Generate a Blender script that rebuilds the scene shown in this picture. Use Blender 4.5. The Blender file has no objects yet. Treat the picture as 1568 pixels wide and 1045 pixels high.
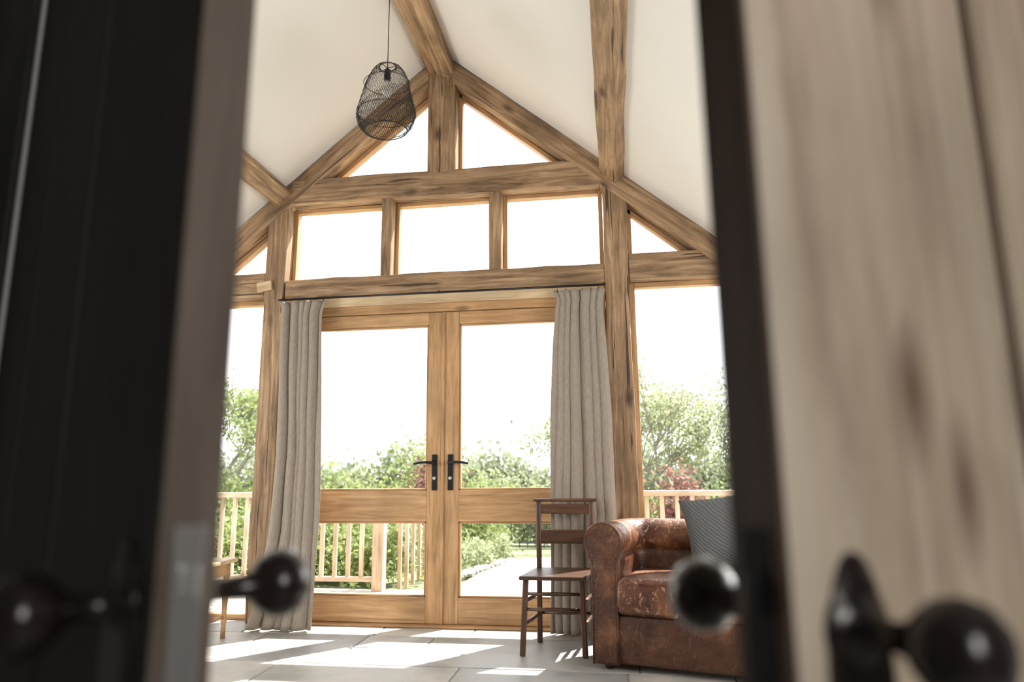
import bpy, bmesh, math, random
import numpy as np
from mathutils import Vector, Matrix
random.seed(7)
scene=bpy.context.scene
COL=scene.collection
try:
    scene.view_settings.view_transform='Standard'
    scene.view_settings.look='None'
except Exception as e: print(e)

# ------------------------------------------------------------------ materials
def newmat(name):
    m=bpy.data.materials.new(name); m.use_nodes=True
    nt=m.node_tree; b=nt.nodes['Principled BSDF']; o=nt.nodes['Material Output']
    return m,nt,b,o
def N(nt,t,**kw):
    n=nt.nodes.new(t)
    for k,v in kw.items():
        if k in n.inputs: n.inputs[k].default_value=v
        else: setattr(n,k,v)
    return n
def ramp(nt,stops):
    r=nt.nodes.new('ShaderNodeValToRGB'); e=r.color_ramp.elements
    while len(e)<len(stops): e.new(0.5)
    for i,(p,c) in enumerate(stops):
        e[i].position=p; e[i].color=(c[0],c[1],c[2],1)
    return r
def mixc(nt,fac,a,b,mode='MIX'):
    m=nt.nodes.new('ShaderNodeMix'); m.data_type='RGBA'; m.blend_type=mode
    L=nt.links
    if isinstance(fac,(int,float)): m.inputs[0].default_value=fac
    else: L.new(fac,m.inputs[0])
    for s,v in ((6,a),(7,b)):
        if isinstance(v,tuple): m.inputs[s].default_value=(*v,1)
        else: L.new(v,m.inputs[s])
    return m.outputs[2]
def wood(name,dark,mid,light,rough=0.6,grain=26,crack=0.5,knots=True,bump=0.25,stretch=2.0,varamt=0.35,stain=0.0,knotscale=(2.6,5.5,5.5),knotamt=0.9,knotcol=None,kr=0.2,stainscale=(3.0,9,9)):
    m,nt,b,o=newmat(name); L=nt.links
    tc=N(nt,'ShaderNodeTexCoord'); oi=N(nt,'ShaderNodeObjectInfo')
    add=N(nt,'ShaderNodeVectorMath',operation='ADD'); mul=N(nt,'ShaderNodeVectorMath',operation='SCALE')
    comb=N(nt,'ShaderNodeCombineXYZ')
    L.new(oi.outputs['Random'],comb.inputs[0]); L.new(oi.outputs['Random'],comb.inputs[1])
    L.new(comb.outputs[0],mul.inputs[0]); mul.inputs['Scale'].default_value=17.3
    L.new(tc.outputs['Object'],add.inputs[0]); L.new(mul.outputs[0],add.inputs[1])
    mp4=N(nt,'ShaderNodeMapping'); mp4.inputs['Scale'].default_value=knotscale; L.new(add.outputs[0],mp4.inputs[0])
    v=N(nt,'ShaderNodeTexVoronoi',Scale=1.0); L.new(mp4.outputs[0],v.inputs['Vector'])
    mp=N(nt,'ShaderNodeMapping'); mp.inputs['Scale'].default_value=(stretch,grain,grain)
    L.new(add.outputs[0],mp.inputs[0])
    n1=N(nt,'ShaderNodeTexNoise',Scale=1.0,Detail=7.0,Roughness=0.62,Distortion=0.9); L.new(mp.outputs[0],n1.inputs['Vector'])
    r1=ramp(nt,[(0.30,dark),(0.5,mid),(0.70,light)]); L.new(n1.outputs[0],r1.inputs[0])
    n2=N(nt,'ShaderNodeTexNoise',Scale=2.6,Detail=4.0); L.new(add.outputs[0],n2.inputs['Vector'])
    r2=ramp(nt,[(0.3,(1-varamt,)*3),(0.7,(1.15,)*3)]); L.new(n2.outputs[0],r2.inputs[0])
    c=mixc(nt,1.0,r1.outputs[0],r2.outputs[0],'MULTIPLY')
    if stain:
        mp5=N(nt,'ShaderNodeMapping'); mp5.inputs['Scale'].default_value=stainscale; L.new(add.outputs[0],mp5.inputs[0])
        n5=N(nt,'ShaderNodeTexNoise',Scale=1.0,Detail=8.0,Roughness=0.7); L.new(mp5.outputs[0],n5.inputs['Vector'])
        r5=ramp(nt,[(0.52,(0,0,0)),(0.68,(stain,)*3)]); L.new(n5.outputs[0],r5.inputs[0])
        c=mixc(nt,r5.outputs[0],c,tuple(x*0.7 for x in dark))
    mp3=N(nt,'ShaderNodeMapping'); mp3.inputs['Scale'].default_value=(1.3,38,38); L.new(add.outputs[0],mp3.inputs[0])
    n3=N(nt,'ShaderNodeTexNoise',Scale=1.0,Detail=2.0,Distortion=0.5); L.new(mp3.outputs[0],n3.inputs['Vector'])
    r3=ramp(nt,[(0.315,(1,1,1)),(0.345,(0,0,0))]); L.new(n3.outputs[0],r3.inputs[0])
    mm=N(nt,'ShaderNodeMath',operation='MULTIPLY'); L.new(r3.outputs[0],mm.inputs[0]); mm.inputs[1].default_value=crack
    c=mixc(nt,mm.outputs[0],c,tuple(x*0.2 for x in dark))
    if knots:
        r4=ramp(nt,[(0.04,(knotamt,)*3),(kr,(0,0,0))]); L.new(v.outputs['Distance'],r4.inputs[0])
        sp=N(nt,'ShaderNodeSeparateColor'); L.new(v.outputs['Color'],sp.inputs[0])
        gt=N(nt,'ShaderNodeMath',operation='GREATER_THAN'); gt.inputs[1].default_value=0.45; L.new(sp.outputs[0],gt.inputs[0])
        m2=N(nt,'ShaderNodeMath',operation='MULTIPLY'); L.new(r4.outputs[0],m2.inputs[0]); L.new(gt.outputs[0],m2.inputs[1])
        c=mixc(nt,m2.outputs[0],c,knotcol or tuple(x*0.35 for x in dark))
    L.new(c,b.inputs['Base Color']); b.inputs['Roughness'].default_value=rough
    ms=N(nt,'ShaderNodeMath',operation='SUBTRACT'); L.new(n1.outputs[0],ms.inputs[0]); L.new(mm.outputs[0],ms.inputs[1])
    bp=N(nt,'ShaderNodeBump',Strength=bump,Distance=0.004); L.new(ms.outputs[0],bp.inputs['Height']); L.new(bp.outputs[0],b.inputs['Normal'])
    return m
def plain(name,c,rough=0.5,metal=0.0,noise=0.0,nscale=8,spec=0.5,bump=0):
    m,nt,b,o=newmat(name); L=nt.links
    b.inputs['Roughness'].default_value=rough; b.inputs['Metallic'].default_value=metal
    b.inputs['Specular IOR Level'].default_value=spec
    tc=N(nt,'ShaderNodeTexCoord'); n=N(nt,'ShaderNodeTexNoise',Scale=nscale,Detail=4.0); L.new(tc.outputs['Object'],n.inputs['Vector'])
    r=ramp(nt,[(0.3,tuple(x*(1-noise) for x in c)),(0.7,tuple(min(1,x*(1+noise*0.5)) for x in c))]); L.new(n.outputs[0],r.inputs[0])
    L.new(r.outputs[0],b.inputs['Base Color'])
    if bump:
        bp=N(nt,'ShaderNodeBump',Strength=bump,Distance=0.003); L.new(n.outputs[0],bp.inputs['Height']); L.new(bp.outputs[0],b.inputs['Normal'])
    return m
OAK=wood('oak_green',(0.16,0.094,0.048),(0.35,0.222,0.122),(0.55,0.385,0.235),rough=0.66,stain=0.6,crack=0.85,bump=0.6,grain=30)
OAKJ=wood('oak_joinery',(0.33,0.18,0.080),(0.51,0.300,0.142),(0.64,0.41,0.215),rough=0.42,crack=0.3,knots=True,knotscale=(1.6,5,5),kr=0.12,knotamt=0.7,varamt=0.25,bump=0.12,stain=0.2)
OAKL=wood('oak_light',(0.42,0.30,0.17),(0.62,0.47,0.29),(0.74,0.60,0.41),rough=0.5,crack=0.1,knots=False,varamt=0.15)
CHAIRW=wood('chair_wood',(0.055,0.026,0.014),(0.10,0.048,0.026),(0.17,0.085,0.046),rough=0.38,crack=0.2,knots=False)
PINE=wood('stripped_pine',(0.44,0.315,0.22),(0.71,0.575,0.44),(0.87,0.775,0.65),rough=0.55,grain=11,crack=0.4,knots=True,knotscale=(4.6,12,12),kr=0.34,knotamt=0.85,knotcol=(0.17,0.10,0.065),stretch=0.6,varamt=0.2,stain=0.6,stainscale=(1.8,16,16))
SHADED=wood('dark_door_wood',(0.016,0.016,0.016),(0.024,0.024,0.024),(0.036,0.036,0.036),rough=0.6,grain=9,crack=0.1,knots=False)  # left door's unlit look put into the colour; architraves share it
EDGEW=wood('door_edge_wood',(0.15,0.115,0.09),(0.22,0.175,0.14),(0.30,0.245,0.20),rough=0.6,knots=False,crack=0.2)
EDGED=wood('door_edge_dark',(0.05,0.027,0.019),(0.085,0.048,0.034),(0.12,0.07,0.05),rough=0.6,knots=False,crack=0.2)
RAILW=wood('rail_wood',(0.40,0.28,0.18),(0.56,0.42,0.29),(0.68,0.55,0.41),rough=0.7,knots=False,crack=0.1)
DECKW=wood('deck_wood',(0.45,0.42,0.38),(0.58,0.55,0.5),(0.68,0.65,0.6),rough=0.8,knots=False)
BLACK=plain('black_iron',(0.02,0.02,0.022),0.35,0.6)
WIRE=plain('black_wire',(0.025,0.023,0.022),0.6,0.2)
KNOBM=plain('ebony_knob',(0.020,0.014,0.013),0.22,0.0,spec=0.6)
STEEL=plain('lock_steel',(0.6,0.6,0.6),0.35,0.9)
WALL=plain('plaster_wall',(0.72,0.70,0.66),0.9,noise=0.03,nscale=2)
CEIL=plain('plaster_ceiling',(0.77,0.76,0.725),0.9,noise=0.02,nscale=1.5)
HALL=plain('hall_wall',(0.34,0.33,0.32),0.9,noise=0.05,nscale=2)
GAPLIT=plain('white_paint',(0.90,0.90,0.88),0.5)  # light through the hinge gap, put into the left jamb's white colour

def stone_mat():
    m,nt,b,o=newmat('flagstone'); L=nt.links
    tc=N(nt,'ShaderNodeTexCoord'); ge=N(nt,'ShaderNodeNewGeometry')
    rc=ramp(nt,[(0.0,(0.29,0.288,0.275)),(0.5,(0.35,0.34,0.315)),(1.0,(0.41,0.39,0.355))]); L.new(ge.outputs['Random Per Island'],rc.inputs[0])
    n=N(nt,'ShaderNodeTexNoise',Scale=4.0,Detail=9.0,Roughness=0.68,Distortion=0.4); L.new(tc.outputs['Object'],n.inputs['Vector'])
    r=ramp(nt,[(0.3,(0.64,0.66,0.69)),(0.7,(1.25,1.22,1.17))]); L.new(n.outputs[0],r.inputs[0])
    L.new(mixc(nt,1.0,rc.outputs[0],r.outputs[0],'MULTIPLY'),b.inputs['Base Color'])
    rr=ramp(nt,[(0.3,(0.30,)*3),(0.7,(0.55,)*3)]); L.new(n.outputs[0],rr.inputs[0]); L.new(rr.outputs[0],b.inputs['Roughness'])
    bp=N(nt,'ShaderNodeBump',Strength=0.5,Distance=0.01); L.new(n.outputs[0],bp.inputs['Height']); L.new(bp.outputs[0],b.inputs['Normal'])
    return m
STONE=stone_mat(); GROUT=plain('grout',(0.20,0.19,0.17),0.95,noise=.2)
def glass_mat():
    m,nt,b,o=newmat('window_glass'); L=nt.links
    t=N(nt,'ShaderNodeBsdfTransparent'); g=N(nt,'ShaderNodeBsdfGlossy'); g.inputs['Roughness'].default_value=0.02
    mx=N(nt,'ShaderNodeMixShader'); mx.inputs[0].default_value=0.006
    L.new(t.outputs[0],mx.inputs[1]); L.new(g.outputs[0],mx.inputs[2]); L.new(mx.outputs[0],o.inputs[0]); nt.nodes.remove(b)
    return m
GLASS=glass_mat()
def leaf_mat(name,c1,c2,c3):
    m,nt,b,o=newmat(name); L=nt.links
    ge=N(nt,'ShaderNodeNewGeometry'); r=ramp(nt,[(0.0,c1),(0.5,c2),(1.0,c3)]); L.new(ge.outputs['Random Per Island'],r.inputs[0])
    L.new(r.outputs[0],b.inputs['Base Color']); b.inputs['Roughness'].default_value=0.6
    t=N(nt,'ShaderNodeBsdfTranslucent'); L.new(r.outputs[0],t.inputs['Color'])
    mx=N(nt,'ShaderNodeMixShader'); mx.inputs[0].default_value=0.5
    L.new(b.outputs[0],mx.inputs[1]); L.new(t.outputs[0],mx.inputs[2]); L.new(mx.outputs[0],o.inputs[0])
    return m
LEAF=leaf_mat('leaf_green',(0.16,0.20,0.065),(0.25,0.31,0.11),(0.38,0.43,0.19))
LEAF2=leaf_mat('leaf_pale',(0.23,0.265,0.14),(0.32,0.36,0.20),(0.44,0.47,0.29))  # paleness of veiling haze and flare put into the leaf colour
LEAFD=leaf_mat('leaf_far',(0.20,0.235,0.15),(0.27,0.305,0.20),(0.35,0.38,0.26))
LEAFR=leaf_mat('leaf_red',(0.19,0.08,0.07),(0.27,0.12,0.11),(0.30,0.21,0.15))
BARK=plain('bark',(0.24,0.21,0.18),0.9,noise=0.3,nscale=15)
def curtain_mat():
    m,nt,b,o=newmat('linen'); L=nt.links
    tc=N(nt,'ShaderNodeTexCoord'); mp=N(nt,'ShaderNodeMapping'); mp.inputs['Scale'].default_value=(60,60,9); L.new(tc.outputs['Object'],mp.inputs[0])
    n=N(nt,'ShaderNodeTexNoise',Scale=3.0,Detail=3.0); L.new(mp.outputs[0],n.inputs['Vector'])
    r=ramp(nt,[(0.3,(0.33,0.28,0.235)),(0.7,(0.425,0.375,0.32))]); L.new(n.outputs[0],r.inputs[0])
    L.new(r.outputs[0],b.inputs['Base Color']); b.inputs['Roughness'].default_value=0.9; b.inputs['Specular IOR Level'].default_value=0.1
    t=N(nt,'ShaderNodeBsdfTranslucent'); L.new(r.outputs[0],t.inputs['Color'])
    mx=N(nt,'ShaderNodeMixShader'); mx.inputs[0].default_value=0.12
    L.new(b.outputs[0],mx.inputs[1]); L.new(t.outputs[0],mx.inputs[2]); L.new(mx.outputs[0],o.inputs[0])
    return m
LINEN=curtain_mat()
def leather_mat(name,wear,k=1.0):
    m,nt,b,o=newmat(name); L=nt.links
    tc=N(nt,'ShaderNodeTexCoord')
    n=N(nt,'ShaderNodeTexNoise',Scale=5.0,Detail=7.0,Roughness=0.65); L.new(tc.outputs['Object'],n.inputs['Vector'])
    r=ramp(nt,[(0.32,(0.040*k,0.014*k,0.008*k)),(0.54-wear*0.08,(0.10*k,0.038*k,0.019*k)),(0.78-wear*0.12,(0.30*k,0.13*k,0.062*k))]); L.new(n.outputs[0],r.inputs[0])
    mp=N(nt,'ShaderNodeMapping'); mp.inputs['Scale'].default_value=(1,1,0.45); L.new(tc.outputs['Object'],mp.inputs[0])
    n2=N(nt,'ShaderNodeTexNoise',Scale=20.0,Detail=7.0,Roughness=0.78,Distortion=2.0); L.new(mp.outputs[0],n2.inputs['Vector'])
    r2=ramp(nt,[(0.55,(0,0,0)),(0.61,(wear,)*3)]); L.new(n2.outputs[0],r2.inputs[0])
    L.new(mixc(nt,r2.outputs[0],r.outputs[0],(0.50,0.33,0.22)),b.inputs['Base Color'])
    b.inputs['Roughness'].default_value=0.36
    v=N(nt,'ShaderNodeTexVoronoi',Scale=90.0); L.new(tc.outputs['Object'],v.inputs['Vector'])
    bp=N(nt,'ShaderNodeBump',Strength=0.25,Distance=0.002); L.new(v.outputs['Distance'],bp.inputs['Height'])
    bp2=N(nt,'ShaderNodeBump',Strength=0.7,Distance=0.03); L.new(n.outputs[0],bp2.inputs['Height']); L.new(bp.outputs[0],bp2.inputs['Normal']); L.new(bp2.outputs[0],b.inputs['Normal'])
    return m
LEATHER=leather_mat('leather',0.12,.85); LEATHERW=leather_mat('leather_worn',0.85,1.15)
def knit_mat():
    m,nt,b,o=newmat('grey_knit'); L=nt.links
    tc=N(nt,'ShaderNodeTexCoord'); w=N(nt,'ShaderNodeTexWave',Scale=26.0,Distortion=3.0,Detail=2.0); w.bands_direction='DIAGONAL'; L.new(tc.outputs['Object'],w.inputs['Vector'])
    r=ramp(nt,[(0.0,(0.075,0.08,0.082)),(1.0,(0.12,0.125,0.125))]); L.new(w.outputs[0],r.inputs[0]); L.new(r.outputs[0],b.inputs['Base Color']); b.inputs['Roughness'].default_value=0.95
    bp=N(nt,'ShaderNodeBump',Strength=0.6,Distance=0.004); L.new(w.outputs[0],bp.inputs['Height']); L.new(bp.outputs[0],b.inputs['Normal'])
    return m
KNIT=knit_mat()

# ------------------------------------------------------------------ helpers
def empty(name,loc=(0,0,0)):
    e=bpy.data.objects.new(name,None); e.empty_display_size=0.1; e.location=loc; COL.objects.link(e); return e
def meshobj(name,verts,faces,mat,parent=None,smooth=False,mw=None,bevel=0,bseg=2,sub=0,solid=0,autos=False):
    me=bpy.data.meshes.new(name); me.from_pydata([tuple(v) for v in verts],[],faces); me.update()
    if mat: me.materials.append(mat)
    ob=bpy.data.objects.new(name,me); COL.objects.link(ob)
    if mw is not None: ob.matrix_world=mw
    if parent: ob.parent=parent
    if smooth:
        for p in me.polygons: p.use_smooth=True
    if solid:
        s=ob.modifiers.new('s','SOLIDIFY'); s.thickness=solid; s.offset=0
    if bevel:
        b=ob.modifiers.new('b','BEVEL'); b.width=bevel; b.segments=bseg; b.limit_method='ANGLE'; b.angle_limit=0.6
    if sub:
        s=ob.modifiers.new('u','SUBSURF'); s.levels=sub; s.render_levels=sub
    return ob
def beam(name,p0,p1,w,h,mat,parent=None,up=(0,0,1),bevel=0.006,jit=0.0,seg=1):
    p0=Vector(p0);p1=Vector(p1);d=p1-p0;Ln=d.length;x=d.normalized();up=Vector(up)
    if abs(x.dot(up))>0.98: up=Vector((0,1,0))
    y=up.cross(x).normalized(); z=x.cross(y)
    vs=[];fs=[]
    for i in range(seg+1):
        t=-Ln/2+Ln*i/seg; oy=random.uniform(-jit,jit);oz=random.uniform(-jit,jit)
        for a,b_ in ((-1,-1),(1,-1),(1,1),(-1,1)):
            vs.append((t,a*w/2+oy+random.uniform(-jit,jit)*.5,b_*h/2+oz+random.uniform(-jit,jit)*.5))
    fs.append((3,2,1,0)); k=seg*4; fs.append((k,k+1,k+2,k+3))
    for i in range(seg):
        a=i*4
        for j in range(4):
            fs.append((a+j,a+(j+1)%4,a+4+(j+1)%4,a+4+j))
    mw=Matrix((( x.x,y.x,z.x,0),(x.y,y.y,z.y,0),(x.z,y.z,z.z,0),(0,0,0,1))); mw.translation=(p0+p1)/2
    return meshobj(name,vs,fs,mat,parent,mw=mw,bevel=bevel)
def box(name,x0,x1,y0,y1,z0,z1,mat,parent=None,bevel=0.0,axis=None,jit=0,seg=1):
    dx,dy,dz=x1-x0,y1-y0,z1-z0
    if axis is None: axis='xyz'[[dx,dy,dz].index(max(dx,dy,dz))]
    cx,cy,cz=(x0+x1)/2,(y0+y1)/2,(z0+z1)/2
    if axis=='x': return beam(name,(x0,cy,cz),(x1,cy,cz),dy,dz,mat,parent,bevel=bevel,jit=jit,seg=seg)
    if axis=='y': return beam(name,(cx,y0,cz),(cx,y1,cz),dx,dz,mat,parent,bevel=bevel,jit=jit,seg=seg)
    return beam(name,(cx,cy,z0),(cx,cy,z1),dx,dy,mat,parent,up=(0,1,0),bevel=bevel,jit=jit,seg=seg)
def tube(name,pts,rads,mat,parent=None,n=12,cap=True):
    pts=[Vector(p) for p in pts]
    if isinstance(rads,(int,float)): rads=[rads]*len(pts)
    vs=[];fs=[]
    prev=None
    for i,p in enumerate(pts):
        d=(pts[min(i+1,len(pts)-1)]-pts[max(i-1,0)]).normalized()
        a=Vector((0,0,1)) if abs(d.z)<0.9 else Vector((1,0,0))
        if prev is not None: a=prev
        u=(a-d*a.dot(d)).normalized(); prev=u; v=d.cross(u)
        for k in range(n):
            t=2*math.pi*k/n; vs.append(p+(u*math.cos(t)+v*math.sin(t))*rads[i])
    for i in range(len(pts)-1):
        for k in range(n):
            a=i*n+k;b_=i*n+(k+1)%n; fs.append((a,b_,b_+n,a+n))
    if cap: fs.append(tuple(reversed(range(n)))); k=(len(pts)-1)*n; fs.append(tuple(range(k,k+n)))
    return meshobj(name,vs,fs,mat,parent,smooth=True)
def lathe_along(name,origin,axis,prof,mat,parent,n=28):
    o=Vector(origin);a=Vector(axis).normalized()
    return tube(name,[o+a*d for d,r in prof],[max(r,0.0005) for d,r in prof],mat,parent,n=n)

# ------------------------------------------------------------------ camera
H=0.969
pi_,ya,ro=math.radians(10.827),math.radians(8.495),math.radians(-0.529)
cp,sp=math.cos(pi_),math.sin(pi_);cy,sy=math.cos(ya),math.sin(ya)
F=Vector((-sy*cp,cy*cp,sp));X=Vector((cy,sy,0));U=X.cross(F)
X2=X*math.cos(ro)+U*math.sin(ro);U2=-X*math.sin(ro)+U*math.cos(ro)
cam=bpy.data.cameras.new('camera');cam.lens=24.0;cam.sensor_width=36;cam.clip_start=0.02;cam.clip_end=300
co=bpy.data.objects.new('camera',cam);COL.objects.link(co)
mw=Matrix(((X2.x,U2.x,-F.x,0),(X2.y,U2.y,-F.y,0),(X2.z,U2.z,-F.z,H),(0,0,0,1)));co.matrix_world=mw
cam.dof.use_dof=True;cam.dof.focus_distance=4.2;cam.dof.aperture_fstop=1.9
scene.camera=co

# ------------------------------------------------------------------ shell
CX=-1.17; AP=4.03; SL=0.83; HW=2.4
def cz(x): return AP-SL*abs(x-CX)
FY=4.448; BY=4.63; WB=0.94
XL,XR=CX-HW,CX+HW
flo=box('floor',XL-0.15,XR+0.15,-2.6,4.66,-0.12,-0.004,GROUT)
fr_=random.Random(23); slabs=[]
def split(x0,x1,y0,y1):
    w,h=x1-x0,y1-y0
    if (w<1.05 and h<0.8) or (w<1.3 and h<.62 and fr_.random()<.4):
        slabs.append((x0,x1,y0,y1));return
    if w/1.35>h or h<.75:
        c=x0+w*fr_.uniform(.36,.64); split(x0,c,y0,y1);split(c,x1,y0,y1)
    else:
        c=y0+h*fr_.uniform(.36,.64); split(x0,x1,y0,c);split(x0,x1,c,y1)
yy=-2.6
while yy<4.6:
    h_=fr_.uniform(.55,.95); h_=min(h_,4.65-yy)
    split(XL-.1+0,XR+.1,yy,yy+h_); yy+=h_
vs=[];fs=[]
for x0,x1,y0,y1 in slabs:
    if x1-x0<.04 or y1-y0<.04: continue
    g=.004; j=lambda:fr_.uniform(-.006,.006); z=fr_.uniform(-.0015,.0)
    c=[(x0+g+j()*.5,y0+g+j()*.5),(x1-g+j()*.5,y0+g+j()*.5),(x1-g+j()*.5,y1-g+j()*.5),(x0+g+j()*.5,y1-g+j()*.5)]
    b=len(vs)
    vs+=[(a,d,-.02) for a,d in c]+[(a,d,z) for a,d in c]
    fs+=[(b+4,b+5,b+6,b+7)]+[(b+i,b+(i+1)%4,b+4+(i+1)%4,b+4+i) for i in range(4)]
meshobj('flagstones',vs,fs,STONE,None,bevel=.004).parent=flo
bpy.context.view_layer.update()
bpy.data.objects['flagstones'].matrix_parent_inverse=flo.matrix_world.inverted()
def ceilslab(name,x0,x1,parent):
    y0,y1=WB-0.1,4.70;t=0.12
    vs=[(x0,y0,cz(x0)),(x1,y0,cz(x1)),(x1,y1,cz(x1)),(x0,y1,cz(x0))]; vs+=[(a,b,c+t) for a,b,c in vs]
    return meshobj(name,vs,[(0,1,2,3),(7,6,5,4),(0,4,5,1),(1,5,6,2),(2,6,7,3),(3,7,4,0)],CEIL,parent)
ceil=empty('ceiling'); ceilslab('slope_left',XL-0.12,CX,ceil); ceilslab('slope_right',CX,XR+0.12,ceil)
eav=cz(XR)
def sidewall(name,xi,xo,k):
    e=empty(name); wy0,wy1,wz0,wz1=1.5,3.3,0.85,1.85
    a,b=min(xi,xo),max(xi,xo)
    box('lower',a,b,WB,4.63,0,wz0,WALL,e);box('upper',a,b,WB,4.63,wz1,eav+0.05,WALL,e)
    box('pier_a',a,b,WB,wy0,wz0,wz1,WALL,e);box('pier_b',a,b,wy1,4.63,wz0,wz1,WALL,e)
    xm=(a+b)/2
    f=empty('window_%d'%k)  # side window out of view, added to let sky light in
    box('jamb_1',xm-.03,xm+.03,wy0,wy0+.05,wz0,wz1,OAKJ,f);box('jamb_2',xm-.03,xm+.03,wy1-.05,wy1,wz0,wz1,OAKJ,f)
    box('mullion',xm-.03,xm+.03,2.375,2.425,wz0,wz1,OAKJ,f)
    box('sill',xm-.03,xm+.03,wy0,wy1,wz0,wz0+.05,OAKJ,f);box('head',xm-.03,xm+.03,wy0,wy1,wz1-.05,wz1,OAKJ,f)
    meshobj('pane',[(xm,wy0,wz0),(xm,wy1,wz0),(xm,wy1,wz1),(xm,wy0,wz1)],[(0,1,2,3)],GLASS,f)
sidewall('wall_left',XL,XL-0.15,11); sidewall('wall_right',XR,XR+0.15,12)
OX0,OX1,OZ=-.957,0.765,2.06
wb=empty('wall_back')
def poly_prism(name,pts,y0,y1,mat,parent):
    n=len(pts); vs=[(x,y0,z) for x,z in pts]+[(x,y1,z) for x,z in pts]
    fs=[tuple(range(n)),tuple(reversed(range(n,2*n)))]+[(i,i+n,(i+1)%n+n,(i+1)%n) for i in range(n)]
    return meshobj(name,vs,fs,mat,parent)
poly_prism('wall_part_left',[(XL,0),(OX0,0),(OX0,OZ),(CX,AP),(XL,eav+.02)],WB,WB+.14,WALL,wb)
poly_prism('wall_part_right',[(OX1,0),(XR,0),(XR,eav+.02),(OX1,cz(OX1)+.02)],WB,WB+.14,WALL,wb)
poly_prism('wall_part_head',[(OX0,OZ),(OX1,OZ),(OX1,cz(OX1)+.02),(CX,AP)],WB,WB+.14,WALL,wb)
fr=empty('trim_doorway')
box('jamb_left',OX0,OX0+.035,WB-.02,WB+.16,0,OZ,GAPLIT,fr,.003);box('jamb_right',OX1-.035,OX1,WB-.02,WB+.16,0,OZ,EDGED,fr,.003);box('jamb_head',OX0+.035,OX1-.035,WB-.02,WB+.16,OZ-.035,OZ,EDGED,fr,.003)
box('architrave_left',OX0-.09,OX0+.004,WB-.035,WB-.021,0,OZ+.09,SHADED,fr,.004);box('architrave_right',OX1-.005,OX1+.09,WB-.035,WB-.021,0,OZ+.09,SHADED,fr,.004);box('architrave_head',OX0-.09,OX1+.09,WB-.036,WB-.022,OZ-.005,OZ+.09,SHADED,fr,.004)
# hallway
box('wall_hall_left',-1.72,-1.6,-2.6,WB,0,2.5,HALL);box('wall_hall_right',1.4,1.52,-2.6,WB,0,2.5,HALL);box('wall_hall_rear',-1.72,1.52,-2.72,-2.6,0,2.5,HALL)
box('ceiling_hall',-1.72,1.52,-2.72,WB,2.5,2.6,HALL,axis='x')

# ------------------------------------------------------------------ timber frame
tf=empty('timber_frame')
J=0.0045
box('post_left',-2.47,-2.315,FY+.004,BY,0,2.93,OAK,tf,.01,jit=J,seg=14)
box('post_right',-.035,.128,FY+.004,BY,0,2.93,OAK,tf,.01,jit=J,seg=14)
box('tie_beam',-2.30,-.04,FY,BY,2.91,3.10,OAK,tf,.01,jit=J,seg=12)
box('transom',-2.315,-.035,FY+.002,BY,2.19,2.34,OAK,tf,.01,jit=J,seg=12)
box('king_post',-1.27,-1.065,FY-.004,BY,3.08,3.97,OAK,tf,.01,jit=J,seg=5,axis='z')
box('stud_1',-1.605,-1.53,FY+.01,BY,2.33,2.92,OAK,tf,.008,jit=.002,seg=4,axis='z')
box('stud_2',-.812,-.735,FY+.01,BY,2.33,2.92,OAK,tf,.008,jit=.002,seg=4,axis='z')
box('side_beam_right',.128,XR,FY+.01,BY,2.22,2.40,OAK,tf,.01,jit=J,seg=5)
box('side_beam_left',XL,-2.47,FY+.01,BY,2.22,2.40,OAK,tf,.01,jit=J,seg=5)
box('corner_post_right',XR-.09,XR,FY+.01,BY,0,eav+.1,OAK,tf,.01,jit=J,seg=8)
box('corner_post_left',XL,XL+.09,FY+.01,BY,0,eav+.1,OAK,tf,.01,jit=J,seg=8)
cth=math.cos(math.atan(SL)); sth=math.sin(math.atan(SL))
TV=0.185; TP=TV*cth
def rafter(name,sgn):
    def P(d): 
        return (CX+sgn*d, (FY-.006+BY)/2, AP-SL*d-TV/2)
    return beam(name,P(0.02),P(HW+0.05),BY-FY+.006,TP,OAK,tf,up=(0,0,1),bevel=.01,jit=J,seg=14)
rafter('rafter_right',1);rafter('rafter_left',-1)
box('ridge_beam',-1.265,-1.085,WB+.14,FY+.05,3.85,4.03,OAK,tf,.01,jit=J,seg=14)
def purlin(name,s):
    A=Vector((CX+s*1.235,0,2.895)); nrm=Vector((s*.64,0,.77)); a=Vector((-s*.77,0,.64))
    c=A+a*.075+nrm*.08
    return beam(name,(c.x,WB+.14,c.z),(c.x,FY+.02,c.z),.15,.16,OAK,tf,up=(nrm.x,0,nrm.z),bevel=.01,jit=J,seg=14)
purlin('purlin_right',1);purlin('purlin_left',-1)
meshobj('wooden_wall_block',[(x,y,z) for x in(-.055,.055) for y in(-.012,.012) for z in(-.033,.033)],[(0,1,3,2),(4,6,7,5),(0,4,5,1),(2,3,7,6),(0,2,6,4),(1,5,7,3)],OAKL,None,mw=Matrix.Translation((-2.46,FY-.012,2.295))@Matrix.Rotation(math.radians(-8),4,'Y'),bevel=.004)

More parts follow.
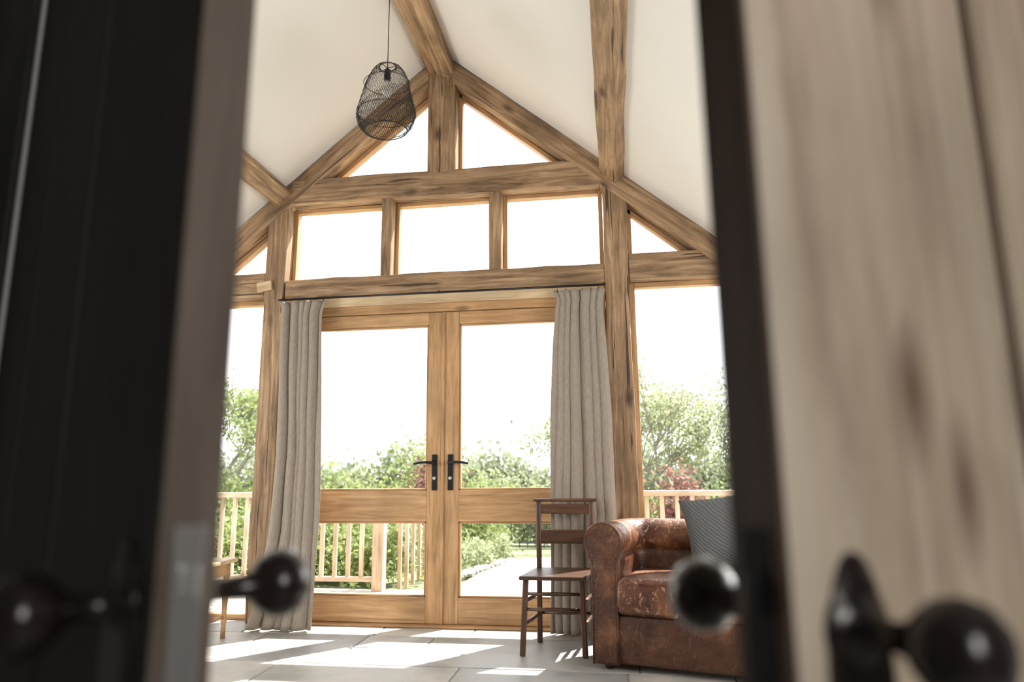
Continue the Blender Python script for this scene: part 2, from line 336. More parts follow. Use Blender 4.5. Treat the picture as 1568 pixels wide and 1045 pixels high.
# windows
GY=4.585
wn=[0]
def bay(x0,x1,z0,z1,w=.028):
    wn[0]+=1; e=empty('window_%d'%wn[0])
    box('bead_l',x0,x0+w,GY-.03,GY+.03,z0,z1,OAKJ,e,.003,axis='z');box('bead_r',x1-w,x1,GY-.03,GY+.03,z0,z1,OAKJ,e,.003,axis='z')
    box('bead_t',x0+w,x1-w,GY-.03,GY+.03,z1-w,z1,OAKJ,e,.003);box('bead_b',x0+w,x1-w,GY-.03,GY+.03,z0,z0+w,OAKJ,e,.003)
    meshobj('pane',[(x0,GY,z0),(x1,GY,z0),(x1,GY,z1),(x0,GY,z1)],[(0,1,2,3)],GLASS,e)
bay(-2.315,-1.605,2.34,2.91);bay(-1.53,-.812,2.34,2.91);bay(-.735,-.035,2.34,2.91)
bay(.128,XR-.09,.0,2.22,.035);bay(XL+.09,-2.47,.0,2.22,.035)
def tri(a,b,c):
    wn[0]+=1; e=empty('window_%d'%wn[0]); w=.03
    pts=[Vector((p[0],GY,p[1])) for p in (a,b,c)]; cen=sum(pts,Vector())/3
    meshobj('pane',pts,[(0,1,2)],GLASS,e)
    for i in range(3):
        p,q=pts[i],pts[(i+1)%3]; d=(q-p).normalized(); n=Vector((d.z,0,-d.x))
        if n.dot(cen-p)<0:n=-n
        beam('bead_%d'%i,p+n*w/2,q+n*w/2,.06 if abs(d.z)<.98 else w,w if abs(d.z)<.98 else .06,OAKJ,e,bevel=.003)
zu=AP-TV
def xun(z): return (zu-z)/SL
tri((-1.065,3.10),(CX+xun(3.10),3.10),(-1.065,zu-SL*.105));tri((-1.27,3.10),(CX-xun(3.10),3.10),(-1.27,zu-SL*.10))
tri((.128,2.40),(CX+xun(2.40),2.40),(.128,zu-SL*1.298));tri((-2.47,2.40),(CX-xun(2.40),2.40),(-2.47,zu-SL*1.30))

# french doors
df=empty('trim_1')
box('jamb_left',-2.315,-2.262,4.47,4.60,0,2.19,OAKJ,df,.004);box('jamb_right',-.088,-.035,4.47,4.60,0,2.19,OAKJ,df,.004)
box('head_upper',-2.262,-.088,4.465,4.60,2.125,2.19,OAKL,df,.004);box('head_lower',-2.262,-.088,4.485,4.60,2.066,2.125,OAKJ,df,.004)
box('threshold',-2.315,-.035,4.44,4.62,0,.012,OAKJ,df,.003)
def leaf(name,x0,x1,meet):
    e=empty(name); y0,y1=4.50,4.546; st=.105
    box('stile_l',x0,x0+st,y0,y1,.014,2.062,OAKJ,e,.004);box('stile_r',x1-st,x1,y0,y1,.014,2.062,OAKJ,e,.004)
    for nm,a,b in (('rail_bottom',.014,.175),('rail_mid',.65,.85),('rail_top',1.975,2.062)): box(nm,x0+st,x1-st,y0+.001,y1,a,b,OAKJ,e,.003)
    for k,(a,b) in enumerate(((.175,.65),(.85,1.975))):
        w=.014
        box('bead_t%d'%k,x0+st,x1-st,y0+.008,y1-.008,b-w,b,OAKJ,e,.004,axis='x');box('bead_b%d'%k,x0+st,x1-st,y0+.008,y1-.008,a,a+w,OAKJ,e,.004,axis='x')
        box('bead_l%d'%k,x0+st,x0+st+w,y0+.008,y1-.008,a,b,OAKJ,e,.004,axis='z');box('bead_r%d'%k,x1-st-w,x1-st,y0+.008,y1-.008,a,b,OAKJ,e,.004,axis='z')
        meshobj('pane%d'%k,[(x0+st,4.523,a),(x1-st,4.523,a),(x1-st,4.523,b),(x0+st,4.523,b)],[(0,1,2,3)],GLASS,e)
    s=1 if meet=='r' else -1
    xc=(x1-.052) if meet=='r' else (x0+.050)
    box('handle_plate',xc-.019,xc+.019,y0-.009,y0,.85,1.085,BLACK,e,.006)
    tube('handle_lever',[(xc,y0-.005,1.03),(xc,y0-.04,1.03),(xc-s*.012,y0-.052,1.031),(xc-s*.05,y0-.054,1.034),(xc-s*.10,y0-.052,1.03),(xc-s*.13,y0-.05,1.024)],[.011,.010,.010,.009,.008,.009],BLACK,e)
    tube('handle_rose',[(xc,y0-.008,1.03),(xc,y0-.022,1.03)],.017,BLACK,e)
    tube('key_cylinder',[(xc,y0-.008,.93),(xc,y0-.016,.93)],.012,STEEL,e)
    return e
leaf('door_1',-2.258,-1.149,'r');d2=leaf('door_2',-1.143,-.092,'l')
box('meeting_bead',-1.156,-1.136,4.488,4.502,.014,2.062,OAKJ,d2,.004)

# ------------------------------------------------------------------ curtains
def curtain(name,prof,folds,ztop,seed):
    rnd=random.Random(seed); ph=[rnd.uniform(-.5,.5) for _ in range(40)]
    prof=sorted(prof); zs=[p[0] for p in prof]
    def at(z,i): return float(np.interp(z,zs,[p[i] for p in prof]))
    nu,nv=folds*14,70; vs=[];fs=[]
    for j in range(nv+1):
        z=prof[0][0]+(ztop-prof[0][0])*j/nv
        xl,xr,yc,am=at(z,1),at(z,2),at(z,3),at(z,4)
        for i in range(nu+1):
            u=i/nu; k=u*folds+0.25*math.sin(3*u*math.pi+seed)+0.06*math.sin(z*3+u*5)
            w=math.sin(2*math.pi*k); w2=math.sin(4*math.pi*k+ph[int(k)%40])
            a=am*(0.8+0.35*math.sin(2.1*int(k)+seed))
            x=xl+(xr-xl)*u+0.020*math.sin(2*math.pi*k*1.0+1.2)*(am/.04)
            vs.append((x,yc+a*w+.15*a*w2+.004*math.sin(9*z+7*u),z))
    for j in range(nv):
        for i in range(nu):
            a=j*(nu+1)+i; fs.append((a,a+1,a+nu+2,a+nu+1))
    e=empty(name)
    meshobj('fabric',vs,fs,LINEN,e,smooth=True,solid=.003)
    for k in range(folds):
        u=(k+.5)/folds; xl,xr,yc=at(ztop,1),at(ztop,2),at(ztop,3); x=xl+(xr-xl)*u
        tube('hook_%d'%k,[(x,yc,ztop-.03),(x,yc,ztop+.006),(x,yc-.004,ztop+.010)],.0025,BLACK,e,n=6)
    return e
curtain('curtain',[(.012,-2.34,-1.90,4.27,.054),(.25,-2.28,-1.91,4.31,.052),(.6,-2.25,-1.92,4.34,.050),(1.1,-2.24,-1.935,4.355,.047),(1.7,-2.27,-1.955,4.37,.041),(2.05,-2.29,-1.98,4.385,.028),(2.10,-2.29,-1.975,4.385,.024),(2.155,-2.305,-1.955,4.385,.026)],6,2.155,1)
curtain('curtain',[(.012,-.43,-.05,4.35,.050),(.7,-.425,-.03,4.355,.049),(1.3,-.40,-.035,4.365,.046),(1.8,-.375,-.055,4.375,.039),(2.03,-.36,-.065,4.385,.026),(2.08,-.35,-.06,4.385,.022),(2.145,-.375,-.045,4.385,.026)],6,2.145,4)
cr=empty('curtain_rod')
tube('rod',[(-2.32,4.385,2.174),(-.03,4.385,2.174)],.007,BLACK,cr)
for x in (-2.31,-1.17,-.04): tube('bracket',[(x,4.385,2.174),(x,4.42,2.187),(x,4.449,2.20)],.006,BLACK,cr,n=8)

# ------------------------------------------------------------------ pendant lamp
pl=empty('pendant_lamp'); LP=Vector((-1.17,3.28,0))
def shell(name,prof,nseg,seed,th,cut=None,rs=1.0,rough=.015):
    rnd=random.Random(seed); vs=[];fs=[];m=len(prof)
    for j,(z,r) in enumerate(prof):
        for i in range(nseg):
            t=2*math.pi*(i+.5*(j%2))/nseg
            rr=r*rs*(1+.05*math.sin(2*t+1+z*9)+.03*math.sin(3*t+z*14)+rnd.uniform(-rough,rough))
            vs.append((rr*math.cos(t),rr*math.sin(t),z+rnd.uniform(-.002,.002)+.012*math.sin(t+1)*(1 if j>1 else .3)))
    for j in range(m-2):
        for i in range(nseg):
            if j%2==0: a=j*nseg+i;l=(j+1)*nseg+(i-1)%nseg;r_=(j+1)*nseg+i;tp=(j+2)*nseg+i
            else: a=j*nseg+i;l=(j+1)*nseg+i;r_=(j+1)*nseg+(i+1)%nseg;tp=(j+2)*nseg+i
            f=(a,r_,tp,l)
            if cut is None or cut(sum((Vector(vs[k]) for k in f),Vector())/4): fs.append(f)
    o=meshobj(name,vs,fs,WIRE,pl,mw=Matrix.Translation((LP.x,LP.y,0)))
    w=o.modifiers.new('w','WIREFRAME');w.thickness=th;w.use_replace=True;w.use_boundary=True
    return o
base=[(3.17,.045),(3.155,.075),(3.13,.095),(3.10,.112),(3.07,.122),(3.04,.128),(3.01,.133),(2.98,.138),(2.95,.144),(2.92,.150),(2.89,.154),(2.86,.152),(2.83,.143),(2.805,.128),(2.79,.112)]
def dense(p):
    out=[]
    for i in range(len(p)-1):
        out.append(p[i]); out.append(((p[i][0]+p[i+1][0])/2,(p[i][1]+p[i+1][1])/2))
    out.append(p[-1]); return out
d1=dense(base)
shell('mesh_outer',d1,56,1,.0014)
shell('mesh_inner',d1,78,5,.0018,cut=lambda v:v.z<2.955+0.42*v.x,rs=.955)
def ring(name,z,r,th):
    pts=[(LP.x+r*math.cos(t)*(1+.04*math.sin(2*t)),LP.y+r*math.sin(t),z+.008*math.sin(t+1)) for t in [2*math.pi*i/40 for i in range(41)]]
    tube(name,pts,th,WIRE,pl,n=6)
ring('ring_top',3.17,.046,.003);ring('ring_bottom',2.79,.112,.0035);ring('ring_mid',2.89,.155,.002);ring('ring_up',3.07,.123,.002)
for i in range(3):
    t=i*2.094; tube('spoke',[(LP.x,LP.y,3.165),(LP.x+.046*math.cos(t),LP.y+.046*math.sin(t),3.17)],.002,WIRE,pl,n=6)
tube('cord',[(LP.x,LP.y,3.85),(LP.x,LP.y,3.15)],.0026,WIRE,pl,n=8)
lathe_along('lamp_holder',(LP.x,LP.y,3.16),(0,0,-1),[(0,.008),(.01,.018),(.06,.019),(.075,.016)],BLACK,pl)
BULB=plain('bulb_glass',(0.7,0.68,0.62),0.1)
lathe_along('bulb',(LP.x,LP.y,3.085),(0,0,-1),[(0,.012),(.02,.016),(.045,.028),(.065,.030),(.083,.022),(.092,.004)],BULB,pl)
lathe_along('ceiling_cup',(LP.x,LP.y,3.85),(0,0,-1),[(0,.04),(.02,.035),(.03,.006)],BLACK,pl)

# ------------------------------------------------------------------ wooden chair
wc=empty('wooden_chair')
bl,br=-.475,-.165; fl,frx=-.527,-.205
YB,YF=4.19,3.87
def leg(name,a,b,w=.03): return beam(name,a,b,w,w,CHAIRW,wc,up=(0,1,0),bevel=.006)
leg('back_post_left',(bl,YB-.02,0),(bl,YB+.0,.40));leg('back_post_left_upper',(bl,YB,.39),(bl-.004,YB+.045,.79))
leg('back_post_right',(br,YB-.02,0),(br,YB,.40));leg('back_post_right_upper',(br,YB,.39),(br+.004,YB+.045,.79))
leg('front_leg_left',(fl-.008,YF-.01,0),(fl+.012,YF+.01,.39));leg('front_leg_right',(frx+.005,YF-.01,0),(frx-.005,YF+.01,.39))
meshobj('seat',[(-.55,YF-.035,.388),(-.185,YF-.035,.388),(-.155,YB+.02,.388),(-.495,YB+.02,.388),(-.55,YF-.035,.41),(-.185,YF-.035,.41),(-.155,YB+.02,.41),(-.495,YB+.02,.41)],[(3,2,1,0),(4,5,6,7),(0,1,5,4),(1,2,6,5),(2,3,7,6),(3,0,4,7)],CHAIRW,wc,bevel=.007)
box('top_rail',bl-.035,br+.042,YB+.02,YB+.07,.787,.805,CHAIRW,wc,.006)
box('slat_top',bl,br,YB+.032,YB+.048,.715,.772,CHAIRW,wc,.004);box('slat_mid',bl,br,YB+.012,YB+.028,.545,.625,CHAIRW,wc,.004)
for z in (.315,.235): tube('rung_front',[(fl,YF,z),((fl+frx)/2,YF,z),(frx,YF,z)],[.008,.011,.008],CHAIRW,wc,n=10)
for z in (.27,.155):
    tube('rung_left',[(fl,YF,z),((fl+bl)/2,(YF+YB)/2,z),(bl,YB-.01,z)],[.008,.011,.008],CHAIRW,wc,n=10);tube('rung_right',[(frx,YF,z),((frx+br)/2,(YF+YB)/2,z),(br,YB-.01,z)],[.008,.011,.008],CHAIRW,wc,n=10)
tube('rung_back',[(bl,YB-.01,.16),(br,YB-.01,.16)],.009,CHAIRW,wc,n=10)

# stool
stl=empty('wooden_stool')
sx0,sx1,sy0,sy1=-2.72,-2.335,3.82,4.10
box('seat',sx0,sx1,sy0,sy1,.435,.46,OAKL,stl,.008)
box('apron_front',sx0+.04,sx1-.04,sy0+.03,sy0+.05,.36,.435,OAKJ,stl,.003);box('apron_back',sx0+.04,sx1-.04,sy1-.05,sy1-.03,.36,.435,OAKJ,stl,.003)
box('apron_l',sx0+.04,sx0+.06,sy0+.04,sy1-.04,.36,.435,OAKJ,stl,.003);box('apron_r',sx1-.06,sx1-.04,sy0+.04,sy1-.04,.36,.435,OAKJ,stl,.003)
for i,(x,y) in enumerate(((sx0+.05,sy0+.04),(sx1-.05,sy0+.04),(sx0+.05,sy1-.04),(sx1-.05,sy1-.04))):
    lathe_along('leg_%d'%i,(x,y,.435),(0,0,-1),[(0,.02),(.08,.02),(.10,.015),(.12,.021),(.20,.018),(.30,.014),(.34,.018),(.36,.013),(.435,.015)],OAKJ,stl,n=14)
for x in (sx0+.05,sx1-.05): tube('stretcher',[(x,sy0+.04,.12),(x,sy1-.04,.12)],.010,OAKJ,stl,n=8)
tube('stretcher_mid',[(sx0+.05,(sy0+sy1)/2,.12),(sx1-.05,(sy0+sy1)/2,.12)],.010,OAKJ,stl,n=8)

# ------------------------------------------------------------------ leather armchair
AO=Vector((-.165,3.69,0)); ang=math.radians(-15.5)
AM=Matrix.Translation(AO)@Matrix.Rotation(ang,4,'Z')
ac=empty('leather_armchair')
def A(name,vs,fs,mat,**k): return meshobj(name,[AM@Vector(v) for v in vs],fs,mat,ac,**k)
W,Dp=1.04,.62
def sweep(name,prof,path,mat,sub=1):
    vs=[];fs=[];n=len(prof)
    for (x,y,nx,ny) in path:
        for (o,z) in prof: vs.append((x+nx*o,y+ny*o,z))
    for i in range(len(path)-1):
        for k in range(n):
            a=i*n+k;b_=i*n+(k+1)%n; fs.append((a,b_,b_+n,a+n))
    fs.append(tuple(reversed(range(n))));k=(len(path)-1)*n;fs.append(tuple(range(k,k+n)))
    return A(name,vs,fs,mat,smooth=True)
t_=.085; R_=.12
path=[]
path+=[(t_,y,-1,0) for y in (.0,.12,.24,.36)]
for i in range(1,7):
    a=math.pi-i*math.pi/2/6; path.append((t_+R_+R_*math.cos(a),.36+R_*math.sin(a)+.0,math.cos(a),math.sin(a)))
path+=[(x,.36+R_,0,1) for x in (.4,.6,.8)]
for i in range(0,7):
    a=math.pi/2-i*math.pi/2/6; path.append((W-t_-R_+R_*math.cos(a),.36+R_*math.sin(a),math.cos(a),math.sin(a)))
path+=[(W-t_,y,1,0) for y in (.24,.12,.0)]
body=[(-.065,.03),(-.07,.30),(-.075,.50),(-.06,.56)]+[(.01,.56)]+[(.055,.50),(.055,.30),(.06,.03)]
sweep('arm_back_body',body,path,LEATHER)
rollp=[(.002+.095*math.cos(a),.605+.095*math.sin(a)) for a in [2*math.pi*i/18 for i in range(18)]]
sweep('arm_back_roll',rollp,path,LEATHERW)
def scroll(name,xc):
    pts=[(-.068,.025),(-.072,.30),(-.075,.52)]
    for i in range(0,17):
        a=math.radians(200-i*(220/16)); pts.append((-.005+.1*math.cos(a),.605+.1*math.sin(a)))
    pts+=[(.062,.50),(.058,.30),(.062,.025)]
    s=-1 if xc<.5 else 1
    n=len(pts); vs=[(xc+s*p[0],-.028,p[1]) for p in pts]+[(xc+s*p[0],.01,p[1]) for p in pts]
    A(name,vs,[tuple(range(n)),tuple(reversed(range(n,2*n)))]+[(i,i+n,(i+1)%n+n,(i+1)%n) for i in range(n)],LEATHER,bevel=.012,bseg=3)
    tube(name+'_piping',[AM@Vector((xc+s*p[0]*.97,-.026,p[1])) for p in pts],.0055,LEATHER,ac,n=8)
scroll('front_panel_left',t_);scroll('front_panel_right',W-t_)
def rbox(name,x0,x1,y0,y1,z0,z1,mat,bev,puff=0,n=8):
    bm=bmesh.new(); bmesh.ops.create_cube(bm,size=1)
    bmesh.ops.subdivide_edges(bm,edges=bm.edges[:],cuts=n,use_grid_fill=True)
    for v in bm.verts:
        a,b_,c=v.co*2
        fx=(1-abs(a)**4);fy=(1-abs(b_)**4)
        z=c*(1+puff*fx*fy); x=a*(1-.02*c*c); y=b_*(1-.03*c*c)
        v.co=Vector(((x0+x1)/2+x*(x1-x0)/2,(y0+y1)/2+y*(y1-y0)/2,(z0+z1)/2+z*(z1-z0)/2))
    me=bpy.data.meshes.new(name);bm.to_mesh(me);bm.free();me.transform(AM);me.materials.append(mat)
    for p in me.polygons:p.use_smooth=True
    ob=bpy.data.objects.new(name,me);COL.objects.link(ob);ob.parent=ac
    b=ob.modifiers.new('b','BEVEL');b.width=bev;b.segments=4;b.limit_method='ANGLE';b.angle_limit=.7
    return ob
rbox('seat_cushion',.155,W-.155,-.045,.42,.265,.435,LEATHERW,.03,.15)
rbox('front_rail',.13,W-.13,-.02,.42,.03,.262,LEATHER,.015)
for x,y in ((.09,.03),(W-.09,.03),(.12,.42),(W-.12,.42)):
    p=AM@Vector((x,y,0)); lathe_along('foot',(p.x,p.y,.05),(0,0,-1),[(0,.028),(.03,.03),(.05,.022)],CHAIRW,ac,n=14)
def pillow(name,S,T,mwx,mat):
    n=22;vs=[];fs=[]
    for side in (1,-1):
        for j in range(n+1):
            for i in range(n+1):
                u=2*i/n-1;v=2*j/n-1
                pinch=1-.10*(1-v*v)*abs(u)**3; pinch2=1-.10*(1-u*u)*abs(v)**3
                h=T*((1-u**4)*(1-v**4))**.5*(.85+.15*math.cos(u*2)*math.cos(v*2))
                vs.append((u*S*pinch,v*S*pinch2,side*h))
    m=(n+1)**2
    for s in (0,1):
        for j in range(n):
            for i in range(n):
                a=s*m+j*(n+1)+i;f=(a,a+1,a+n+2,a+n+1);fs.append(f if s==0 else tuple(reversed(f)))
    return meshobj(name,vs,fs,mat,None,smooth=True,mw=mwx)
cp_=AM@Vector((.67,.255,.645))
pillow('throw_cushion',.215,.08,Matrix.Translation(cp_)@Matrix.Rotation(ang+.1,4,'Z')@Matrix.Rotation(math.radians(66),4,'X')@Matrix.Rotation(math.radians(9),4,'Z'),KNIT)

# ------------------------------------------------------------------ foreground doors
def fdoor(name,E,th,side,facemat,edgemat,wd=.74,bw=(.006,.296,.512),exf=.028,gap=.014,zk=.868):
    c,s=math.cos(th),math.sin(th)
    t=Vector((c,-s,0)) if side<0 else Vector((-c,-s,0))
    n=Vector((s,c,0)) if side<0 else Vector((-s,c,0))
    e=empty(name); T=.046
    E=Vector((E[0],E[1],0))
    def pt(a,b,z): return E-t*a+n*b+Vector((0,0,z))
    zc0,zc1=.012,2.015
    def plank(nm,a0,a1,b0,b1,z0,z1,mat,bev=.003):
        am,bm_=(a0+a1)/2,(b0+b1)/2
        p0,p1=pt(am,bm_,z0),pt(am,bm_,z1)
        L_=(z1-z0)/2;wa=(a1-a0)/2;wb_=(b1-b0)/2
        vs=[(x,y,z) for x in (-L_,L_) for y in (-wa,wa) for z in (-wb_,wb_)]
        xx=Vector((0,0,1));yy=t;zz=xx.cross(yy)
        M=Matrix(((xx.x,yy.x,zz.x,0),(xx.y,yy.y,zz.y,0),(xx.z,yy.z,zz.z,0),(0,0,0,1)));M.translation=(p0+p1)/2
        return meshobj(nm,vs,[(0,1,3,2),(4,6,7,5),(0,4,5,1),(2,3,7,6),(0,2,6,4),(1,5,7,3)],mat,e,mw=M,bevel=bev)
    plank('lipping',0,.006,-T/2,T/2,zc0,zc1,edgemat,.001)
    b4=list(bw)+[wd]
    for i in range(3): plank('board_%d'%i,b4[i]+(.0 if i==0 else gap),b4[i+1],-T/2,T/2-.012,zc0,zc1,facemat,.006)
    plank('core',.006,wd-.002,-T/2+.018,T/2-.003,zc0+.002,zc1-.002,EDGED,0)
    for k,z in enumerate((.25,1.05,1.8)): plank('ledge_%d'%k,.05,wd-.05,T/2-.004,T/2+.0,z-.06,z+.06,facemat,.002)
    plank('lock_plate',-.0015,.001,-.012,.012,.78,.93,STEEL if side<0 else BLACK,.0005)
    plank('latch_bolt',-.009,.001,-.006,.006,.875,.90,STEEL if side<0 else BLACK,.002)
    for b,dr,nm,ex in ((T/2,1,'far',exf),(-T/2,-1,'near',.0)):
        kp=[(0,.030),(.003,.031),(.006,.026),(.010,.013),(.028,.0095),(.040+ex,.012),(.048+ex,.021),(.058+ex,.0285),(.070+ex,.031),(.082+ex,.0285),(.091+ex,.020),(.095+ex,.008),(.0955+ex,.001)]
        o0=pt(.062,b,zk); m=28;vs=[]
        for off,sc in ((0,1),(.004,1),(.007,.85)):
            for k in range(m):
                a=2*math.pi*k/m; vs.append(o0+n*dr*off+t*(.031*sc*math.cos(a))+Vector((0,0,-.045+.095*sc*math.sin(a))))
        fs=[(i*m+k,i*m+(k+1)%m,(i+1)*m+(k+1)%m,(i+1)*m+k) for i in range(2) for k in range(m)]+[tuple(range(2*m,3*m))]
        meshobj('backplate_'+nm,vs,fs,KNOBM,e,smooth=False)
        lathe_along('knob_'+nm,o0,n*dr,kp,KNOBM,e,n=36)
    for k,z in enumerate((.3,1.7)): tube('hinge_%d'%k,[pt(wd+.003,T/2,z-.04),pt(wd+.003,T/2,z+.04)],.005,BLACK,e,n=10)
    return e
fdoor('door_3',(-.332,.51),math.radians(35),-1,SHADED,EDGEW,wd=.70,exf=.018)
fdoor('door_4',(.091,.50),math.radians(35),1,PINE,EDGED,exf=.032,gap=.022,zk=.863)

# ------------------------------------------------------------------ outside
def gz(y): return -.10 if y<7 else -.10-.075*(min(y,24)-7)
g=[];gf=[];xs=np.linspace(-60,60,61);ys=list(np.linspace(4.66,24,30))+list(np.linspace(27,90,12))
rn=random.Random(3)
for y in ys:
    for x in xs: g.append((x,y,gz(y)+rn.uniform(-.03,.03)*(1 if y>7 else 0)-.03))
nx=len(xs)
for j in range(len(ys)-1):
    for i in range(nx-1):
        a=j*nx+i;gf.append((a,a+1,a+nx+1,a+nx))
GRASS=plain('grass',(0.21,0.24,0.12),0.9,noise=0.5,nscale=3.0)
meshobj('lawn',g,gf,GRASS)
PATH=plain('pale_gravel',(0.55,0.53,0.49),0.9,noise=0.2,nscale=20)
pp=[(6.12,-1.5,.1),(7.5,-1.5,.1),(9,-1.52,.1),(10.4,-1.60,.25),(11.2,-1.2,2.0),(12.2,-.4,4.5),(13,.8,6)]
vs=[];fs=[]
for y,a,b in pp: vs+=[(a,y,gz(y)+.03),(b,y,gz(y)+.03)]
for i in range(len(pp)-1): fs.append((2*i,2*i+1,2*i+3,2*i+2))
meshobj('garden_path',vs,fs,PATH,solid=.02)
dk=empty('deck'); 
y=4.68;i=0
while y<6.0:
    box('plank_%d'%i,-6,4.5,y,y+.135,-.075,-.045,DECKW,dk,.003,axis='x'); y+=.142;i+=1
dr=empty('deck_railing'); RY=6.02
def rail(x0,x1):
    box('top_rail',x0,x1,RY-.045,RY+.045,.755,.80,RAILW,dr,.006);box('bottom_rail',x0,x1,RY-.03,RY+.03,.03,.07,RAILW,dr,.004)
    n=int((x1-x0)/.125)
    for k in range(n+1):
        x=x0+.04+(x1-x0-.08)*k/n; box('baluster',x-.017,x+.017,RY-.017,RY+.017,.07,.755,RAILW,dr,.003)
    for x in (x0,x1): box('newel',x-.05,x+.05,RY-.05,RY+.05,-.045,.80,RAILW,dr,.005)
rail(-6,-2.1);rail(-.3,4.4)
x=-2.0
beam('step_rail',(x,6.07,.80),(x,7.5,.55),.07,.045,RAILW,dr);box('newel_end',x-.045,x+.045,7.45,7.54,-.2,.6,RAILW,dr,.005)
for k in range(6):
    yy=6.30+k*.21; box('baluster',x-.017,x+.017,yy-.017,yy+.017,-.1,.80-.18*(yy-6.1),RAILW,dr,.003)
mf=empty('metal_fence'); FNC=plain('fence_metal',(0.07,0.08,0.08),0.5,0.3)
fy=17.0
for z in (.1,.60): box('rail',-8,8,fy-.015,fy+.015,gz(fy)+z,gz(fy)+z+.03,FNC,mf)
for k in range(80):
    x=-8+k*.2; box('bar',x-.014,x+.014,fy-.014,fy+.014,gz(fy),gz(fy)+.66,FNC,mf)

def leaves(P,size,rg):
    n=len(P)
    u=rg.normal(size=(n,3));u/=np.linalg.norm(u,axis=1)[:,None];w=np.cross(u,rg.normal(size=(n,3)));w/=np.linalg.norm(w,axis=1)[:,None]
    s=size*rg.uniform(.6,1.3,size=(n,1)); V=np.stack([P-u*s,P+w*s*.5,P+u*s,P-w*s*.5],axis=1).reshape(-1,3)
    return V.tolist(),np.arange(4*n).reshape(-1,4).tolist()
def foliage(name,blobs,n,size,mat,seed,sub=26,sig=.16,parent=None):
    rg=np.random.default_rng(seed); bl=np.array(blobs,float)
    wts=(bl[:,3]*bl[:,4]*bl[:,5])**(2/3);wts/=wts.sum()
    cents=[]
    for b in bl:
        d=rg.normal(size=(sub,3));d/=np.linalg.norm(d,axis=1)[:,None];d[:,2]=np.abs(d[:,2])
        cents.append(b[:3]+d*rg.uniform(.35,1,size=(sub,1))*b[3:6])
    bi=rg.choice(len(bl),size=n,p=wts); si=rg.integers(0,sub,size=n)
    c=np.array([cents[a][s] for a,s in zip(bi,si)])
    rad=(bl[bi][:,3:6]).mean(axis=1)[:,None]
    p=c+rg.normal(size=(n,3))*rad*sig*1.6
    g_=np.array([gz(v) for v in p[:,1]])+size
    p[:,2]=np.maximum(p[:,2],g_)
    V,F_=leaves(p,size,rg)
    return meshobj(name,V,F_,mat,parent)
def treeobj(name,x,y,h,rad,n,size,mat,seed):
    e=empty(name); rn=random.Random(seed); z0=gz(y)
    segs=[];tips=[]
    def br(p,d,l,r,dep):
        q=p+d*l; segs.append((p,q,r,r*.65))
        if dep==0: tips.append(q);return
        if dep<=2: tips.append(q)
        for _ in range(rn.choice((3,3,4)) if dep>1 else 3):
            nd=(d+Vector((rn.uniform(-1,1),rn.uniform(-1,1),rn.uniform(-.3,.7)))*.75).normalized()
            br(q,nd,l*rn.uniform(.6,.85),r*.6,dep-1)
    for k in range(3):
        br(Vector((x+rn.uniform(-.2,.2)*rad,y+rn.uniform(-.2,.2)*rad,z0)),Vector((rn.uniform(-.35,.35),rn.uniform(-.3,.3),1)).normalized(),h*.33,.034*h/3,4)
    vs=[];fs=[]
    for p,q,r0,r1 in segs:
        d=(q-p).normalized();u=d.orthogonal().normalized();v=d.cross(u);b=len(vs)
        for c_,r in ((p,r0),(q,r1)):
            for k in range(4): vs.append(c_+(u*math.cos(k*math.pi/2)+v*math.sin(k*math.pi/2))*r)
        for k in range(4): fs.append((b+k,b+(k+1)%4,b+4+(k+1)%4,b+4+k))
    tp=np.array([list(t) for t in tips]); mz=tp[:,2].max()-z0; mx=np.abs(tp[:,0]-x).max()
    kz=h/mz;kx=rad/mx
    S=lambda v:(x+(v[0]-x)*kx,y+(v[1]-y)*kx,z0+(v[2]-z0)*kz)
    meshobj('branches',[S(v) for v in vs],fs,BARK,e)
    tp=np.array([S(t) for t in tips]); rg=np.random.default_rng(seed)
    idx=rg.integers(0,len(tp),size=n); P=tp[idx]+rg.normal(size=(n,3))*(.045*rad+.04)
    V,F_=leaves(P,size,rg); meshobj('leaves',V,F_,mat,e)
treeobj('tree',.1,15.5,4.15,2.9,9500,.042,LEAF2,11)
treeobj('tree',2.3,15.5,2.7,1.3,5000,.042,LEAF2,12)
treeobj('tree',-1.1,18.5,3.5,2.0,8000,.048,LEAF2,17)
treeobj('tree',-8.0,13,3.5,2.1,8500,.055,LEAF,13)
rr=random.Random(9)
hb=[]
for k in range(40):
    x=-26+k*1.35; hb.append((x,32+rr.uniform(-1,1),-1.3+rr.uniform(-.1,.3),1.6,1.5,3.1+rr.uniform(-.6,.8)))
foliage('hedgerow',hb,70000,.19,LEAFD,21,sub=22,sig=.16)
hb=[]
for k in range(18):
    x=-9.4+k*.6; hb.append((x+rr.uniform(-.2,.2),12+rr.uniform(-1,1.5)+abs(x+3)*.1,-.45+rr.uniform(-.1,.15),.65,.6,1.25+rr.uniform(-.4,.45)))
hb=[b for b in hb if b[0]<-2.7]
foliage('shrub_border',hb,27000,.055,LEAF,22)
foliage('shrub',[(-2.95,11.0,.1,.28,.3,1.15)],2600,.045,LEAFR,23)
foliage('shrub',[(1.05,12.0,-.1,.28,.3,1.2)],2200,.045,LEAFR,24)
foliage('shrub',[(2.7,12.5,-.3,.8,.6,1.15),(3.8,12.5,-.2,.8,.6,1.1),(.7,14.0,-.3,.9,.6,.9),(1.7,14,-.4,.8,.6,.95)],14000,.05,LEAF,25)
foliage('shrub',[(-1.6,19.5,-.8,1.1,.8,1.5),(-.4,19.5,-.8,1.1,.8,1.6),(-3,20,-.8,1.2,.8,1.5)],11000,.07,LEAF2,28)
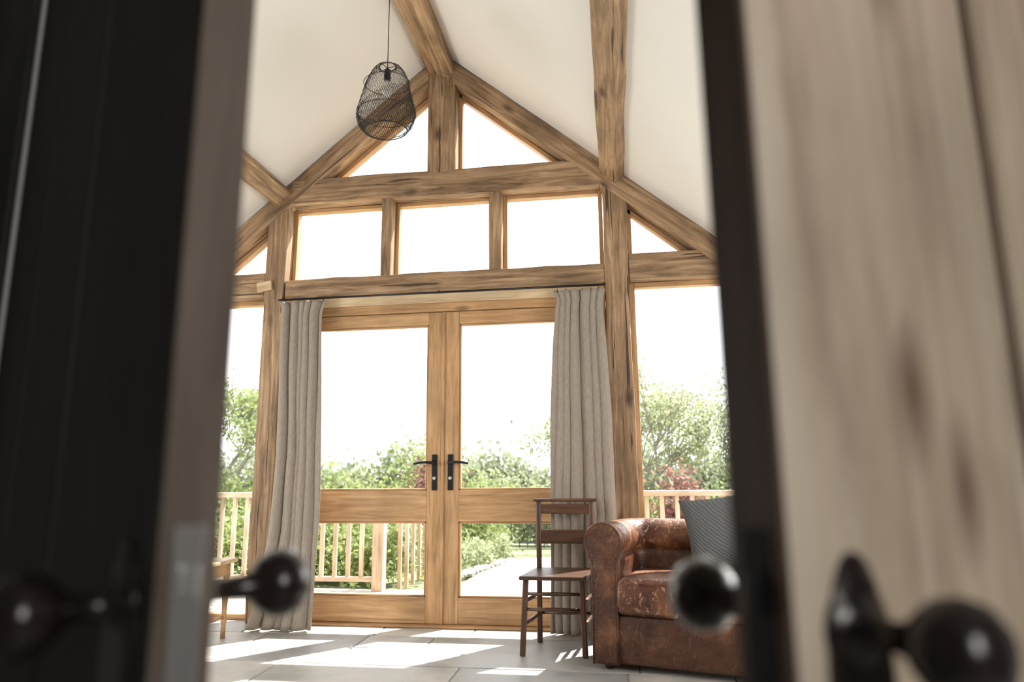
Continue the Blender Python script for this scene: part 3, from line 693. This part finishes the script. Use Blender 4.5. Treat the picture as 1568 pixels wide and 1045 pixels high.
hb=[(x,7.1+rr.uniform(-.3,.6),.0,.38,.35,.5+rr.uniform(-.1,.15)) for x in np.arange(-5.6,-2.3,.45)]
foliage('garden_plants',hb,13000,.04,LEAF,26)
hb=[(-1.9+rr.uniform(-.2,.1),yy,gz(yy)+.05,.15,.25,.16+rr.uniform(0,.14)) for yy in np.arange(7.8,11.5,.4)]+[(-2.7+rr.uniform(-.4,.3),yy,gz(yy)+.15,.4,.35,.35) for yy in np.arange(8,11,.5)]
foliage('garden_plants',hb,9000,.035,LEAF2,27)
rk=[];rf=[]
rg=random.Random(5)
for k in range(60):
    c=Vector((-1.66+rg.uniform(-.08,.05),6.6+k*.07+rg.uniform(-.05,.05),0));c.z=gz(c.y)+.02
    bm=bmesh.new();bmesh.ops.create_icosphere(bm,subdivisions=1,radius=rg.uniform(.035,.08))
    b0=len(rk)
    for v in bm.verts: rk.append((c.x+v.co.x*rg.uniform(.8,1.3),c.y+v.co.y*rg.uniform(.8,1.3),c.z+v.co.z*.7))
    for f in bm.faces: rf.append(tuple(b0+v.index for v in f.verts))
    bm.free()
meshobj('border_stones',rk,rf,plain('stone',(0.30,0.28,0.25),0.9,noise=.3,nscale=9))

# ------------------------------------------------------------------ lights
w=bpy.data.worlds.new('world');scene.world=w;w.use_nodes=True;bg=w.node_tree.nodes['Background']
bg.inputs[0].default_value=(0.97,0.985,1.0,1);bg.inputs[1].default_value=3.0
s=bpy.data.lights.new('sun','SUN');s.energy=15.5;s.angle=math.radians(.55);s.color=(1,.96,.90)
so=bpy.data.objects.new('sun',s);COL.objects.link(so);so.rotation_euler=Vector((-.45,-.5,-1)).to_track_quat('-Z','Y').to_euler()
def area(name,loc,dir_,sx,sy_,pw,col=(1,1,1)):
    l=bpy.data.lights.new(name,'AREA');l.shape='RECTANGLE';l.size=sx;l.size_y=sy_;l.energy=pw;l.color=col
    o=bpy.data.objects.new(name,l);COL.objects.link(o);o.location=loc;o.rotation_euler=Vector(dir_).to_track_quat('-Z','Y').to_euler();return o
area('window_light_left',(XL+.03,2.4,1.35),(1,.25,-.05),1.7,.9,36,(1,.98,.96))  # added fill lamp, boosts the room beyond what the side window gives
area('window_light_right',(XR-.03,2.4,1.35),(-1,.25,-.05),1.7,.9,28,(1,.98,.96))  # second added fill lamp, from the opposite side
area('hall_window_light',(1.3,-1.2,1.55),(-.6,1.3,-.15),.6,.9,26,(1,.96,.91))  # unseen lamp added to light the right foreground door; no window here
